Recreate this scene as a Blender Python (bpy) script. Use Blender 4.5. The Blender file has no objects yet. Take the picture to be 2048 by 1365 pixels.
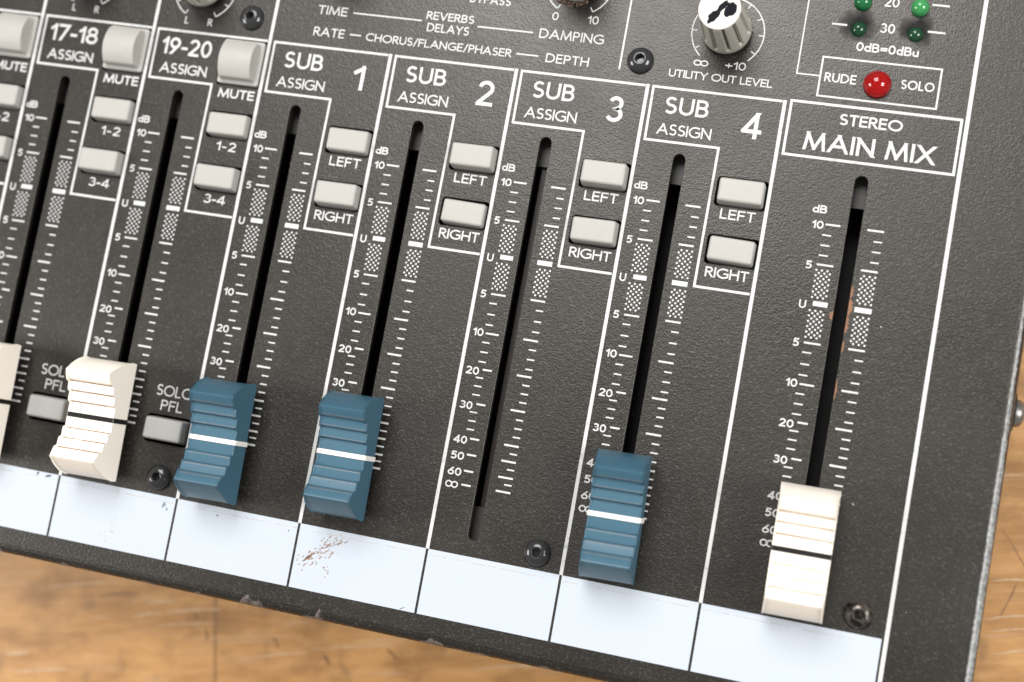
import bpy, bmesh, math, random
from mathutils import Vector, Matrix

# ------------------------------------------------------------------ camera, world, lamps
U = 0.001                                   # everything below is written in millimetres
scene = bpy.context.scene
COL = scene.collection

CAM_POS = Vector((114.68, -38.64, 256.0)) * U
CV = Matrix(((0.9613350, 0.1797096, -0.2086610),
             (0.1558188, -0.9797281, -0.1259099),
             (-0.2270583, 0.0885283, -0.9698491)))
cam = bpy.data.cameras.new('camera')
cam.lens = 50.0
cam.sensor_width = 36.0
cam.sensor_fit = 'HORIZONTAL'
cam.clip_start = 0.01
cam.clip_end = 20.0
cam.dof.use_dof = True
cam.dof.focus_distance = 0.262
cam.dof.aperture_fstop = 10.0
cam_ob = bpy.data.objects.new('camera', cam)
COL.objects.link(cam_ob)
rot = CV.transposed() @ Matrix(((1, 0, 0), (0, -1, 0), (0, 0, -1)))
cam_ob.matrix_world = Matrix.Translation(CAM_POS) @ rot.to_4x4()
scene.camera = cam_ob

world = bpy.data.worlds.new('World')
scene.world = world
world.use_nodes = True
wb = world.node_tree.nodes['Background']
wb.inputs['Color'].default_value = (1.0, 0.985, 0.96, 1)
wb.inputs['Strength'].default_value = 0.36

scene.view_settings.view_transform = 'Standard'
scene.view_settings.look = 'None'
scene.view_settings.exposure = 0.0
scene.view_settings.gamma = 1.0
scene.view_settings.use_curve_mapping = False


def area(name, d, dist, sx, sy, power, col, target=(60, -10, 0)):
    l = bpy.data.lights.new(name, 'AREA')
    l.shape = 'RECTANGLE'
    l.size, l.size_y = sx, sy
    l.energy = power
    l.color = col
    o = bpy.data.objects.new(name, l)
    COL.objects.link(o)
    t = Vector(target) * U
    d = Vector(d).normalized()
    o.location = t + d * dist
    o.rotation_euler = d.to_track_quat('Z', 'Y').to_euler()
    return o


area('softbox_lamp', (-0.15, 0.49, 0.86), 0.95, 0.50, 0.46, 9.0, (1.0, 0.99, 0.97))
area('softbox_lamp', (-0.84, -0.19, 0.52), 0.95, 0.34, 0.32, 5.8, (1.0, 0.98, 0.95))
area('softbox_lamp', (0.72, 0.0, 0.69), 0.95, 0.42, 0.36, 8.6, (1.0, 0.99, 0.97))


# ------------------------------------------------------------------ materials
def new_mat(name):
    m = bpy.data.materials.new(name)
    m.use_nodes = True
    nt = m.node_tree
    b = nt.nodes['Principled BSDF']
    return m, nt, b


def N(nt, typ, **kw):
    n = nt.nodes.new(typ)
    for k, v in kw.items():
        if k in n.inputs:
            n.inputs[k].default_value = v
        else:
            setattr(n, k, v)
    return n


def ramp(nt, fac, stops):
    r = nt.nodes.new('ShaderNodeValToRGB')
    els = r.color_ramp.elements
    while len(els) < len(stops):
        els.new(0.5)
    for e, (p, c) in zip(els, stops):
        e.position = p
        e.color = (c, c, c, 1) if not isinstance(c, tuple) else (*c, 1)
    nt.links.new(fac, r.inputs['Fac'])
    return r


def mixrgb(nt, fac, a, b):
    m = nt.nodes.new('ShaderNodeMix')
    m.data_type = 'RGBA'
    for sock, v in ((m.inputs['Factor'], fac), (m.inputs['A'], a), (m.inputs['B'], b)):
        if isinstance(v, bpy.types.NodeSocket):
            nt.links.new(v, sock)
        else:
            sock.default_value = v if isinstance(v, (float, int)) else (*v, 1)
    return m.outputs['Result']


def noise(nt, vec, scale, detail=2.0, rough=0.5, w=None):
    n = N(nt, 'ShaderNodeTexNoise', Scale=scale, Detail=detail, Roughness=rough)
    nt.links.new(vec, n.inputs['Vector'])
    return n


def objcoord(nt, scale=(1, 1, 1), loc=(0, 0, 0), rotz=0.0):
    tc = nt.nodes.new('ShaderNodeTexCoord')
    mp = nt.nodes.new('ShaderNodeMapping')
    mp.inputs['Scale'].default_value = scale
    mp.inputs['Location'].default_value = loc
    mp.inputs['Rotation'].default_value = (0, 0, rotz)
    nt.links.new(tc.outputs['Object'], mp.inputs['Vector'])
    return mp.outputs['Vector']


def pebble_bump(nt, b, strength, dist=0.00012):
    v = objcoord(nt)
    n1 = noise(nt, v, 3000, 1.5, 0.5)
    n2 = noise(nt, v, 1300, 1.0, 0.5)
    mx = N(nt, 'ShaderNodeMath', operation='MULTIPLY_ADD')
    nt.links.new(n2.outputs['Fac'], mx.inputs[0])
    mx.inputs[1].default_value = 0.58
    nt.links.new(n1.outputs['Fac'], mx.inputs[2])
    bp = N(nt, 'ShaderNodeBump', Strength=strength, Distance=dist)
    nt.links.new(mx.outputs[0], bp.inputs['Height'])
    nt.links.new(bp.outputs['Normal'], b.inputs['Normal'])


def spot_mask(nt, cx, cy, rx, ry, soft=0.6):
    """1 inside a soft-edged stain of its own shape on the panel (object space, mm)"""
    v = objcoord(nt, scale=(1 / (rx * U), 1 / (ry * U), 0), loc=(-cx / rx, -cy / ry, 0))
    ln = N(nt, 'ShaderNodeVectorMath', operation='LENGTH')
    nz = noise(nt, objcoord(nt), 420, 2)
    nt.links.new(v, ln.inputs[0])
    a = N(nt, 'ShaderNodeMath', operation='ADD')
    nt.links.new(ln.outputs['Value'], a.inputs[0])
    nt.links.new(nz.outputs['Fac'], a.inputs[1])
    return ramp(nt, a.outputs[0], [(max(0.0, 1.35 - soft) / 2, 1.0), (1.55 / 2, 0.0)]) if False else \
        _step(nt, a.outputs[0], 1.5 - soft, 1.5)


def _step(nt, val, lo, hi):
    m = N(nt, 'ShaderNodeMapRange')
    m.inputs['From Min'].default_value = lo
    m.inputs['From Max'].default_value = hi
    m.inputs['To Min'].default_value = 1.0
    m.inputs['To Max'].default_value = 0.0
    m.clamp = True
    nt.links.new(val, m.inputs['Value'])
    return m.outputs['Result']


# charcoal powder coat
M_PANEL, nt, b = new_mat('charcoal_powder_coat')
v = objcoord(nt)
big = noise(nt, v, 45, 3, 0.6)
fine = noise(nt, v, 2600, 1, 0.5)
c1 = mixrgb(nt, big.outputs['Fac'], (0.0060, 0.0049, 0.0038), (0.0110, 0.0092, 0.0073))
speck = ramp(nt, fine.outputs['Fac'], [(0.60, 0.0), (0.70, 1.0)])
c2 = mixrgb(nt, speck.outputs['Color'], c1, (0.036, 0.034, 0.031))
for (cx, cy, rx, ry) in ((107.6, 51.6, 3.6, 3.3), (117.8, 51.9, 3.3, 3.3)):
    s = spot_mask(nt, cx, cy, rx, ry)
    h = N(nt, 'ShaderNodeMath', operation='MULTIPLY')
    h.inputs[1].default_value = 0.75
    nt.links.new(s, h.inputs[0])
    c2 = mixrgb(nt, h.outputs[0], c2, (0.007, 0.007, 0.008))
    grease = s if (cx < 110) else None
    if grease is not None:
        keep = grease
    else:
        mxm = N(nt, 'ShaderNodeMath', operation='MAXIMUM')
        nt.links.new(keep, mxm.inputs[0])
        nt.links.new(s, mxm.inputs[1])
        keep = mxm.outputs[0]
nt.links.new(c2, b.inputs['Base Color'])
ro = N(nt, 'ShaderNodeMapRange')
ro.inputs['To Min'].default_value = 0.25
ro.inputs['To Max'].default_value = 0.62
nt.links.new(keep, ro.inputs['Value'])
rub = noise(nt, objcoord(nt, loc=(4.1, 0.7, 0)), 38, 4, 0.65)
rv = N(nt, 'ShaderNodeMath', operation='MULTIPLY_ADD')
nt.links.new(rub.outputs['Fac'], rv.inputs[0])
rv.inputs[1].default_value = 0.26
nt.links.new(ro.outputs['Result'], rv.inputs[2])
nt.links.new(rv.outputs[0], b.inputs['Roughness'])
sp_ = N(nt, 'ShaderNodeMapRange')
sp_.inputs['To Min'].default_value = 0.57
sp_.inputs['To Max'].default_value = 0.22
nt.links.new(keep, sp_.inputs['Value'])
nt.links.new(sp_.outputs['Result'], b.inputs['Specular IOR Level'])
b.inputs['Specular Tint'].default_value = (1.0, 0.965, 0.915, 1)
pebble_bump(nt, b, 0.85, 0.000062)


def ink(name, col, rough=0.45, wear=0.0, bump=0.25):
    m, nt, b = new_mat(name)
    v = objcoord(nt)
    n = noise(nt, v, 900, 3, 0.6)
    r = ramp(nt, n.outputs['Fac'], [(0.30, 1.0), (0.42, 0.0)])
    f = N(nt, 'ShaderNodeMath', operation='MULTIPLY')
    f.inputs[1].default_value = wear
    nt.links.new(r.outputs['Color'], f.inputs[0])
    c = mixrgb(nt, f.outputs[0], col, tuple(x * 0.45 for x in col))
    nt.links.new(c, b.inputs['Base Color'])
    b.inputs['Roughness'].default_value = rough
    pebble_bump(nt, b, bump)
    return m


M_INK = ink('white_silkscreen_ink', (0.51, 0.51, 0.50), 0.5, 0.55)

# write-on strip, bluish white with grime
M_STRIP, nt, b = new_mat('write_on_strip_white')
v = objcoord(nt)
n1 = noise(nt, v, 160, 4, 0.65)
n2 = noise(nt, v, 1400, 3, 0.6)
n3 = noise(nt, v, 28, 1, 0.5)
mm = N(nt, 'ShaderNodeMath', operation='MULTIPLY')
nt.links.new(ramp(nt, n2.outputs['Fac'], [(0.62, 0.0), (0.74, 1.0)]).outputs['Color'], mm.inputs[0])
nt.links.new(ramp(nt, n1.outputs['Fac'], [(0.55, 0.0), (0.72, 1.0)]).outputs['Color'], mm.inputs[1])
c = mixrgb(nt, n3.outputs['Fac'], (0.42, 0.46, 0.515), (0.45, 0.488, 0.54))
c = mixrgb(nt, mm.outputs[0], c, (0.42, 0.36, 0.30))
nt.links.new(c, b.inputs['Base Color'])
b.inputs['Roughness'].default_value = 0.35


def plastic(name, col, rough, var=0.06, sss=0.0, bump=0.0, scale=700):
    m, nt, b = new_mat(name)
    v = objcoord(nt)
    n = noise(nt, v, scale, 4, 0.65)
    c = mixrgb(nt, n.outputs['Fac'], tuple(x * (1 - var) for x in col), tuple(min(1, x * (1 + var)) for x in col))
    nt.links.new(c, b.inputs['Base Color'])
    b.inputs['Roughness'].default_value = rough
    if sss:
        b.inputs['Subsurface Weight'].default_value = sss
        b.inputs['Subsurface Radius'].default_value = (0.0012, 0.0008, 0.0005)
        b.inputs['Subsurface Scale'].default_value = 1.0
    if bump:
        bp = N(nt, 'ShaderNodeBump', Strength=bump, Distance=0.00005)
        nt.links.new(n.outputs['Fac'], bp.inputs['Height'])
        nt.links.new(bp.outputs['Normal'], b.inputs['Normal'])
    return m


M_GREY = plastic('grey_button_plastic', (0.35, 0.338, 0.316), 0.5, 0.07, bump=0.12)
M_SOLO = plastic('shaded_grey_button_plastic', (0.30, 0.295, 0.285), 0.5, 0.05, bump=0.12)  # button grey with the fader caps' shade put into its colour
M_BLUE = plastic('blue_cap_plastic', (0.036, 0.100, 0.146), 0.42, 0.10, bump=0.10)
M_BLUE_EDGE = plastic('highlit_scuffed_blue_cap_plastic', (0.085, 0.125, 0.155), 0.5, 0.35, bump=0.3, scale=2200)  # step edges: scuffs, plus the highlight they catch put into the colour
M_CREAM = plastic('cream_cap_plastic', (0.85, 0.785, 0.695), 0.5, 0.02)


def groove_mat(name, col, lo, hi):
    m, nt, b = new_mat(name)
    n = noise(nt, objcoord(nt, scale=(1, 2.2, 1)), 430, 4, 0.7)
    nt.links.new(mixrgb(nt, ramp(nt, n.outputs['Fac'], [(lo, 1.0), (hi, 0.0)]).outputs['Color'], (0.76, 0.67, 0.56), col), b.inputs['Base Color'])
    b.inputs['Roughness'].default_value = 0.65
    return m


M_CREAM_DIRT = groove_mat('grimy_cream_groove', (0.25, 0.11, 0.045), 0.54, 0.74)
M_CREAM_STAIN = groove_mat('yellowed_cream_groove', (0.40, 0.20, 0.095), 0.44, 0.70)
M_WHITE_LINE = plastic('white_line_plastic', (0.74, 0.71, 0.66), 0.45, 0.02)
M_BLACK_LINE = plastic('black_line_plastic', (0.008, 0.008, 0.008), 0.6, 0.1)
M_BLACK_LINE.node_tree.nodes['Principled BSDF'].inputs['Specular IOR Level'].default_value = 0.2
M_VOID = plastic('black_fader_plastic', (0.006, 0.006, 0.006), 0.7, 0.1)
M_TRACK = plastic('dark_fader_metal', (0.045, 0.043, 0.040), 0.5, 0.15)
M_RAIL = plastic('brownish_fader_rail', (0.022, 0.014, 0.011), 0.45, 0.25)
M_KNOB = plastic('putty_knob_plastic', (0.38, 0.365, 0.315), 0.42, 0.05)
M_KNOB_DIRT = plastic('grimy_knob_groove', (0.10, 0.085, 0.065), 0.6, 0.5)
M_KNOB_TOP = plastic('cream_knob_top', (0.72, 0.69, 0.63), 0.4, 0.03)
M_MARKER = plastic('black_marker_ink', (0.008, 0.008, 0.011), 0.85, 0.3)
M_MARKER.node_tree.nodes['Principled BSDF'].inputs['Specular IOR Level'].default_value = 0.15
M_STRIP_GRIME = plastic('grey_grime', (0.36, 0.34, 0.31), 0.6, 0.35)
M_RUST = plastic('exposed_orange_primer', (0.19, 0.088, 0.040), 0.6, 0.35)
M_SCUFF = plastic('brown_scuff', (0.22, 0.105, 0.05), 0.7, 0.5, scale=1500)
M_GLUE = plastic('brown_glue_residue', (0.055, 0.028, 0.015), 0.35, 0.5, bump=0.6, scale=900)
M_GREEN_SMEAR = plastic('green_ink_smear', (0.10, 0.15, 0.15), 0.5, 0.4)

M_SCREW, nt, b = new_mat('black_oxide_steel')
b.inputs['Base Color'].default_value = (0.022, 0.022, 0.023, 1)
b.inputs['Metallic'].default_value = 0.0
b.inputs['Roughness'].default_value = 0.16
nz = noise(nt, objcoord(nt), 900, 2)
bp = N(nt, 'ShaderNodeBump', Strength=0.08, Distance=0.00005)
nt.links.new(nz.outputs['Fac'], bp.inputs['Height'])
nt.links.new(bp.outputs['Normal'], b.inputs['Normal'])

M_SCREW_WORN, nt, b = new_mat('worn_screw_steel')
nz = noise(nt, objcoord(nt), 700, 3)
nt.links.new(mixrgb(nt, ramp(nt, nz.outputs['Fac'], [(0.40, 0.0), (0.62, 1.0)]).outputs['Color'], (0.018, 0.016, 0.015), (0.13, 0.11, 0.095)), b.inputs['Base Color'])
b.inputs['Metallic'].default_value = 0.7
b.inputs['Roughness'].default_value = 0.28

M_STEEL, nt, b = new_mat('worn_bright_steel')
nz = noise(nt, objcoord(nt), 1200, 3)
nt.links.new(mixrgb(nt, nz.outputs['Fac'], (0.10, 0.095, 0.09), (0.36, 0.345, 0.33)), b.inputs['Base Color'])
b.inputs['Metallic'].default_value = 0.8
b.inputs['Roughness'].default_value = 0.35

M_PALE_EDGE, nt, b = new_mat('pale_grey_powder_coat')
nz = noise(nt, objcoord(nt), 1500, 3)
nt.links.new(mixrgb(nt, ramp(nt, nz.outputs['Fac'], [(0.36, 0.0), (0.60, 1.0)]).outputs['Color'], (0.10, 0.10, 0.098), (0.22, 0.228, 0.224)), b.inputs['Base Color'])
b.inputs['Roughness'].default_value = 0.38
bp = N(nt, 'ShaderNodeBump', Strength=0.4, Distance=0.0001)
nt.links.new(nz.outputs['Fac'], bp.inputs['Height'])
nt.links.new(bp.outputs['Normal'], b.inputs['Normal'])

M_CHIP, nt, b = new_mat('bare_metal_chip')
nz = noise(nt, objcoord(nt), 1300, 3)
nt.links.new(mixrgb(nt, nz.outputs['Fac'], (0.05, 0.038, 0.032), (0.22, 0.185, 0.165)), b.inputs['Base Color'])
b.inputs['Metallic'].default_value = 0.3
b.inputs['Roughness'].default_value = 0.5
bp = N(nt, 'ShaderNodeBump', Strength=0.5, Distance=0.0001)
nt.links.new(nz.outputs['Fac'], bp.inputs['Height'])
nt.links.new(bp.outputs['Normal'], b.inputs['Normal'])


def led_mat(name, col, trans):
    m, nt, b = new_mat(name)
    v = objcoord(nt)
    n = noise(nt, v, 300, 2)
    c = mixrgb(nt, n.outputs['Fac'], tuple(x * 0.85 for x in col), tuple(min(1, x * 1.1) for x in col))
    nt.links.new(c, b.inputs['Base Color'])
    b.inputs['Roughness'].default_value = 0.06
    b.inputs['Transmission Weight'].default_value = trans
    b.inputs['IOR'].default_value = 1.5
    return m


M_RED = led_mat('red_lens', (0.5, 0.003, 0.001), 0.72)
M_RED_BASE = plastic('red_inner_base', (0.50, 0.014, 0.006), 0.5)
M_GREEN_BASE = plastic('green_inner_base', (0.03, 0.18, 0.07), 0.5)
M_GREEN_DARK = led_mat('dark_green_lens', (0.008, 0.050, 0.022), 0.2)
M_GREEN_MID = led_mat('mid_green_lens', (0.012, 0.15, 0.05), 0.25)
M_GREEN_BRIGHT = led_mat('bright_green_lens', (0.05, 0.29, 0.09), 0.25)

# honey coloured worn wood; object space, x runs along the grain
M_WOOD, nt, b = new_mat('worn_honey_wood')
v = objcoord(nt)
vd = noise(nt, objcoord(nt, scale=(30, 30, 1)), 1.0, 2)
wv = N(nt, 'ShaderNodeVectorMath', operation='MULTIPLY_ADD')
nt.links.new(vd.outputs['Color'], wv.inputs[0])
wv.inputs[1].default_value = (0.9, 0.9, 0)
nt.links.new(objcoord(nt, scale=(22, 75, 1)), wv.inputs[2])
g1 = noise(nt, wv.outputs[0], 1.0, 5, 0.62)
g2 = noise(nt, objcoord(nt, scale=(60, 520, 1), rotz=-0.03), 1.0, 4, 0.65)
bl = noise(nt, objcoord(nt, scale=(55, 80, 1)), 1.0, 4, 0.6)
c = mixrgb(nt, ramp(nt, g1.outputs['Fac'], [(0.34, 0.0), (0.66, 1.0)]).outputs['Color'], (0.29, 0.138, 0.041), (0.55, 0.285, 0.098))
c = mixrgb(nt, ramp(nt, g2.outputs['Fac'], [(0.46, 0.0), (0.72, 0.55)]).outputs['Color'], c, (0.62, 0.36, 0.155))
c = mixrgb(nt, ramp(nt, bl.outputs['Fac'], [(0.50, 0.0), (0.69, 0.65)]).outputs['Color'], c, (0.20, 0.092, 0.030))
dk = noise(nt, objcoord(nt, scale=(170, 90, 1), loc=(3.1, 1.7, 0)), 1.0, 2, 0.5)
c = mixrgb(nt, ramp(nt, dk.outputs['Fac'], [(0.60, 0.0), (0.76, 0.45)]).outputs['Color'], c, (0.075, 0.045, 0.027))
sc = noise(nt, objcoord(nt, scale=(34, 640, 1), loc=(7.7, 2.2, 0), rotz=0.10), 1.0, 3, 0.6)
c = mixrgb(nt, ramp(nt, sc.outputs['Fac'], [(0.60, 0.0), (0.74, 0.5)]).outputs['Color'], c, (0.50, 0.38, 0.27))
# board end joint and board edges as thin dark lines
sx = nt.nodes.new('ShaderNodeSeparateXYZ')
nt.links.new(v, sx.inputs[0])
for axis, pos, half in (('X', 0.0, 0.00035), ('X', 0.236, 0.0003), ('X', -0.21, 0.0003), ('Y', 0.152, 0.00035)):
    d = N(nt, 'ShaderNodeMath', operation='SUBTRACT')
    nt.links.new(sx.outputs[axis], d.inputs[0])
    d.inputs[1].default_value = pos
    a = N(nt, 'ShaderNodeMath', operation='ABSOLUTE')
    nt.links.new(d.outputs[0], a.inputs[0])
    s = _step(nt, a.outputs[0], half * 0.5, half * 1.6)
    k = N(nt, 'ShaderNodeMath', operation='MULTIPLY')
    nt.links.new(s, k.inputs[0])
    k.inputs[1].default_value = 0.6
    c = mixrgb(nt, k.outputs[0], c, (0.12, 0.065, 0.03))
nt.links.new(c, b.inputs['Base Color'])
b.inputs['Roughness'].default_value = 0.42
bp = N(nt, 'ShaderNodeBump', Strength=0.25, Distance=0.0002)
nt.links.new(g2.outputs['Fac'], bp.inputs['Height'])
nt.links.new(bp.outputs['Normal'], b.inputs['Normal'])


# ------------------------------------------------------------------ mesh helpers
class MB:
    """collects vertices (mm) and faces; build() links them as ONE mesh object"""

    def __init__(self):
        self.v, self.f, self.mi = [], [], []

    def face(self, pts, mi=0):
        i = len(self.v)
        self.v += [tuple(p) for p in pts]
        self.f.append(list(range(i, i + len(pts))))
        self.mi.append(mi)

    def grid(self, rows, closed=False, mi=0):
        i = len(self.v)
        n = len(rows[0])
        for r in rows:
            self.v += [tuple(p) for p in r]
        for a in range(len(rows) - 1):
            for c_ in range(n if closed else n - 1):
                d_ = (c_ + 1) % n
                self.f.append([i + a * n + c_, i + a * n + d_, i + (a + 1) * n + d_, i + (a + 1) * n + c_])
                self.mi.append(mi)

    def box(self, x0, x1, y0, y1, z0, z1, mi=0):
        p = [(x, y, z) for z in (z0, z1) for y in (y0, y1) for x in (x0, x1)]
        i = len(self.v)
        self.v += p
        for q in ((0, 2, 3, 1), (4, 5, 7, 6), (0, 1, 5, 4), (2, 6, 7, 3), (0, 4, 6, 2), (1, 3, 7, 5)):
            self.f.append([i + k for k in q])
            self.mi.append(mi)

    def build(self, name, mats, parent=None, loc=(0, 0, 0), smooth=None, weighted=False, rot=(0, 0, 0)):
        me = bpy.data.meshes.new(name)
        me.from_pydata([(x * U, y * U, z * U) for x, y, z in self.v], [], self.f)
        if not isinstance(mats, (list, tuple)):
            mats = [mats]
        for m in mats:
            me.materials.append(m)
        for p, k in zip(me.polygons, self.mi):
            p.material_index = k
        return link(name, me, parent, loc, smooth, weighted, rot)


def link(name, me, parent=None, loc=(0, 0, 0), smooth=None, weighted=False, rot=(0, 0, 0)):
    me.update()
    if smooth is not None:
        for p in me.polygons:
            p.use_smooth = True
        me.set_sharp_from_angle(angle=math.radians(smooth))
    o = bpy.data.objects.new(name, me)
    COL.objects.link(o)
    o.location = Vector(loc) * U
    o.rotation_euler = rot
    if parent:
        o.parent = parent
    if weighted:
        w = o.modifiers.new('weighted_normal', 'WEIGHTED_NORMAL')
        w.keep_sharp = True
        w.weight = 80
    return o


def bm_link(name, bm, mats, parent, loc, smooth, weighted=True, rot=(0, 0, 0)):
    bmesh.ops.recalc_face_normals(bm, faces=bm.faces[:])
    me = bpy.data.meshes.new(name)
    bm.to_mesh(me)
    bm.free()
    for m in (mats if isinstance(mats, (list, tuple)) else [mats]):
        me.materials.append(m)
    return link(name, me, parent, loc, smooth, weighted, rot)


def copy_tree(o, parent, loc, rot=None):
    c_ = o.copy()
    COL.objects.link(c_)
    c_.parent = parent
    if loc is not None:
        c_.location = Vector(loc) * U
    if rot is not None:
        c_.rotation_euler = rot
    for ch in list(o.children):
        copy_tree(ch, c_, None)
    return c_


# ------------------------------------------------------------------ monoline lettering
def arc(cx, cy, rx, ry, a0, a1, n=None):
    n = n or max(4, int(abs(a1 - a0) / 12))
    return [(cx + rx * math.cos(math.radians(a0 + (a1 - a0) * i / n)),
             cy + ry * math.sin(math.radians(a0 + (a1 - a0) * i / n))) for i in range(n + 1)]


def ell(cx, cy, rx, ry):
    return ('loop', arc(cx, cy, rx, ry, 0, 348, 29))


GLYPH = {
    'A': (.82, [[(0, 0), (.41, 1)], [(.41, 1), (.82, 0)], [(.13, .32), (.69, .32)]]),
    'B': (.54, [[(0, 0), (0, 1)], [(0, 1), (.26, 1)] + arc(.26, .765, .23, .235, 90, -90) + [(0, .53)],
                [(0, .53), (.28, .53)] + arc(.28, .265, .26, .265, 90, -90) + [(0, 0)]]),
    'C': (.80, [arc(.5, .5, .5, .5, 48, 312)]),
    'D': (.74, [[(0, 0), (0, 1)], [(0, 1), (.26, 1)] + arc(.26, .5, .48, .5, 90, -90) + [(0, 0)]]),
    'E': (.48, [[(0, 0), (0, 1)], [(0, 1), (.48, 1)], [(0, .52), (.44, .52)], [(0, 0), (.48, 0)]]),
    'F': (.46, [[(0, 0), (0, 1)], [(0, 1), (.46, 1)], [(0, .52), (.42, .52)]]),
    'G': (.86, [arc(.5, .5, .5, .5, 48, 318) + [(.86, .2), (.86, .48)], [(.86, .48), (.56, .48)]]),
    'H': (.66, [[(0, 0), (0, 1)], [(.66, 0), (.66, 1)], [(0, .52), (.66, .52)]]),
    'I': (.0, [[(0, 0), (0, 1)]]),
    'L': (.44, [[(0, 0), (0, 1)], [(0, 0), (.44, 0)]]),
    'M': (.92, [[(0, 0), (.10, 1)], [(.10, 1), (.46, .04)], [(.46, .04), (.82, 1)], [(.82, 1), (.92, 0)]]),
    'N': (.70, [[(0, 0), (0, 1)], [(0, 1), (.70, 0)], [(.70, 0), (.70, 1)]]),
    'O': (.98, [ell(.49, .5, .49, .5)]),
    'P': (.50, [[(0, 0), (0, 1)], [(0, 1), (.24, 1)] + arc(.24, .74, .26, .26, 90, -90) + [(0, .48)]]),
    'R': (.54, [[(0, 0), (0, 1)], [(0, 1), (.24, 1)] + arc(.24, .75, .25, .25, 90, -90) + [(0, .50)], [(.22, .50), (.54, 0)]]),
    'S': (.52, [arc(.27, .755, .235, .245, 32, 270, 16)[:-1] + arc(.26, .255, .26, .255, 90, -148, 16)]),
    'T': (.58, [[(0, 1), (.58, 1)], [(.29, 1), (.29, 0)]]),
    'U': (.64, [[(0, 1), (0, .33)] + arc(.32, .33, .32, .33, 180, 360) + [(.64, 1)]]),
    'V': (.72, [[(0, 1), (.36, 0)], [(.36, 0), (.72, 1)]]),
    'X': (.70, [[(0, 0), (.68, 1)], [(.02, 1), (.70, 0)]]),
    'Y': (.68, [[(0, 1), (.34, .46)], [(.34, .46), (.68, 1)], [(.34, .5), (.34, 0)]]),
    'd': (.46, [[(.46, 0), (.46, 1.02)], ell(.23, .31, .23, .31)]),
    'u': (.40, [[(0, .62), (0, .2)] + arc(.2, .2, .2, .2, 180, 360) + [(.40, .62)], [(.40, .62), (.40, 0)]]),
    '/': (.34, [[(0, -.06), (.34, 1.06)]]),
    '-': (.24, [[(0, .38), (.24, .38)]]),
    '=': (.50, [[(0, .30), (.50, .30)], [(0, .56), (.50, .56)]]),
    '+': (.52, [[(0, .42), (.52, .42)], [(.26, .68), (.26, .16)]]),
    ' ': (.14, []),
    '0': (.52, [ell(.26, .5, .26, .5)]),
    '1': (.22, [[(.22, 0), (.22, 1)], [(.22, .97), (0, .74)]]),
    '2': (.50, [arc(.24, .725, .24, .275, 168, -30, 14) + [(.0, .02)], [(0, 0), (.50, 0)]]),
    '3': (.50, [arc(.24, .76, .215, .24, 158, -90, 16)[:-1] + arc(.23, .26, .26, .26, 90, -156, 16)]),
    '4': (.58, [[(.43, 0), (.43, 1)], [(.43, 1), (0, .26)], [(0, .24), (.58, .24)]]),
    '5': (.48, [[(.44, 1), (.10, 1)], [(.10, 1), (.05, .56)], [(.05, .56)] + arc(.20, .315, .27, .315, 118, -140, 16)]),
    '6': (.52, [ell(.26, .30, .26, .30), [(.40, 1), (.04, .44)]]),
    '7': (.50, [[(0, 1), (.50, 1)], [(.50, 1), (.14, 0)]]),
    '8': (.52, [ell(.26, .77, .21, .23), ell(.26, .27, .26, .27)]),
    '9': (.52, [ell(.26, .70, .26, .30), [(.12, 0), (.48, .56)]]),
    '~': (.95, [ell(.235, .5, .235, .28), ell(.715, .5, .235, .28)]),     # infinity sign
}


def ribbon(mb, pts, t, z, loop=False, cut=None, ext=0.0):
    """a stroke of width t along pts; cut=(y0,y1) trims open ends level with the base or cap line"""
    P = [Vector(p) for p in pts]
    Q = [P[0]]
    for p in P[1:]:
        if (p - Q[-1]).length > 1e-5:
            Q.append(p)
    P = Q
    n = len(P)
    h = t / 2
    if n < 2:
        return
    L, R_ = [], []
    for i in range(n):
        if loop:
            d0 = (P[i] - P[i - 1]).normalized()
            d1 = (P[(i + 1) % n] - P[i]).normalized()
        else:
            d0 = (P[i] - P[i - 1]).normalized() if i else (P[1] - P[0]).normalized()
            d1 = (P[i + 1] - P[i]).normalized() if i < n - 1 else d0
        n0 = Vector((-d0.y, d0.x))
        n1 = Vector((-d1.y, d1.x))
        m = (n0 + n1)
        m = m.normalized() if m.length > 1e-6 else n0
        k = h / max(0.5, m.dot(n0))
        L.append(P[i] + m * k)
        R_.append(P[i] - m * k)
    if not loop:
        for i, j in ((0, 1), (n - 1, n - 2)):
            d = (P[i] - P[j]).normalized()
            done = False
            if cut and abs(d.y) > 0.35:
                for yc, base in ((cut[0], cut[2]), (cut[1], cut[3])):
                    if abs(P[i].y - base) < 1e-4:
                        for A in (L, R_):
                            A[i] = A[i] + d * ((yc - A[i].y) / d.y)
                        done = True
            if not done and ext:
                L[i] = L[i] + d * ext
                R_[i] = R_[i] + d * ext
    rows = [[(*l, z), (*r, z)] for l, r in zip(L, R_)]
    if loop:
        rows.append(rows[0])
    mb.grid([[r[1] for r in rows], [r[0] for r in rows]])


_zc = [0]


def nz_():
    """neighbouring strokes of ink lie a few micrometres apart"""
    _zc[0] = (_zc[0] + 1) % 9
    return 0.030 + 0.003 * _zc[0]


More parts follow.
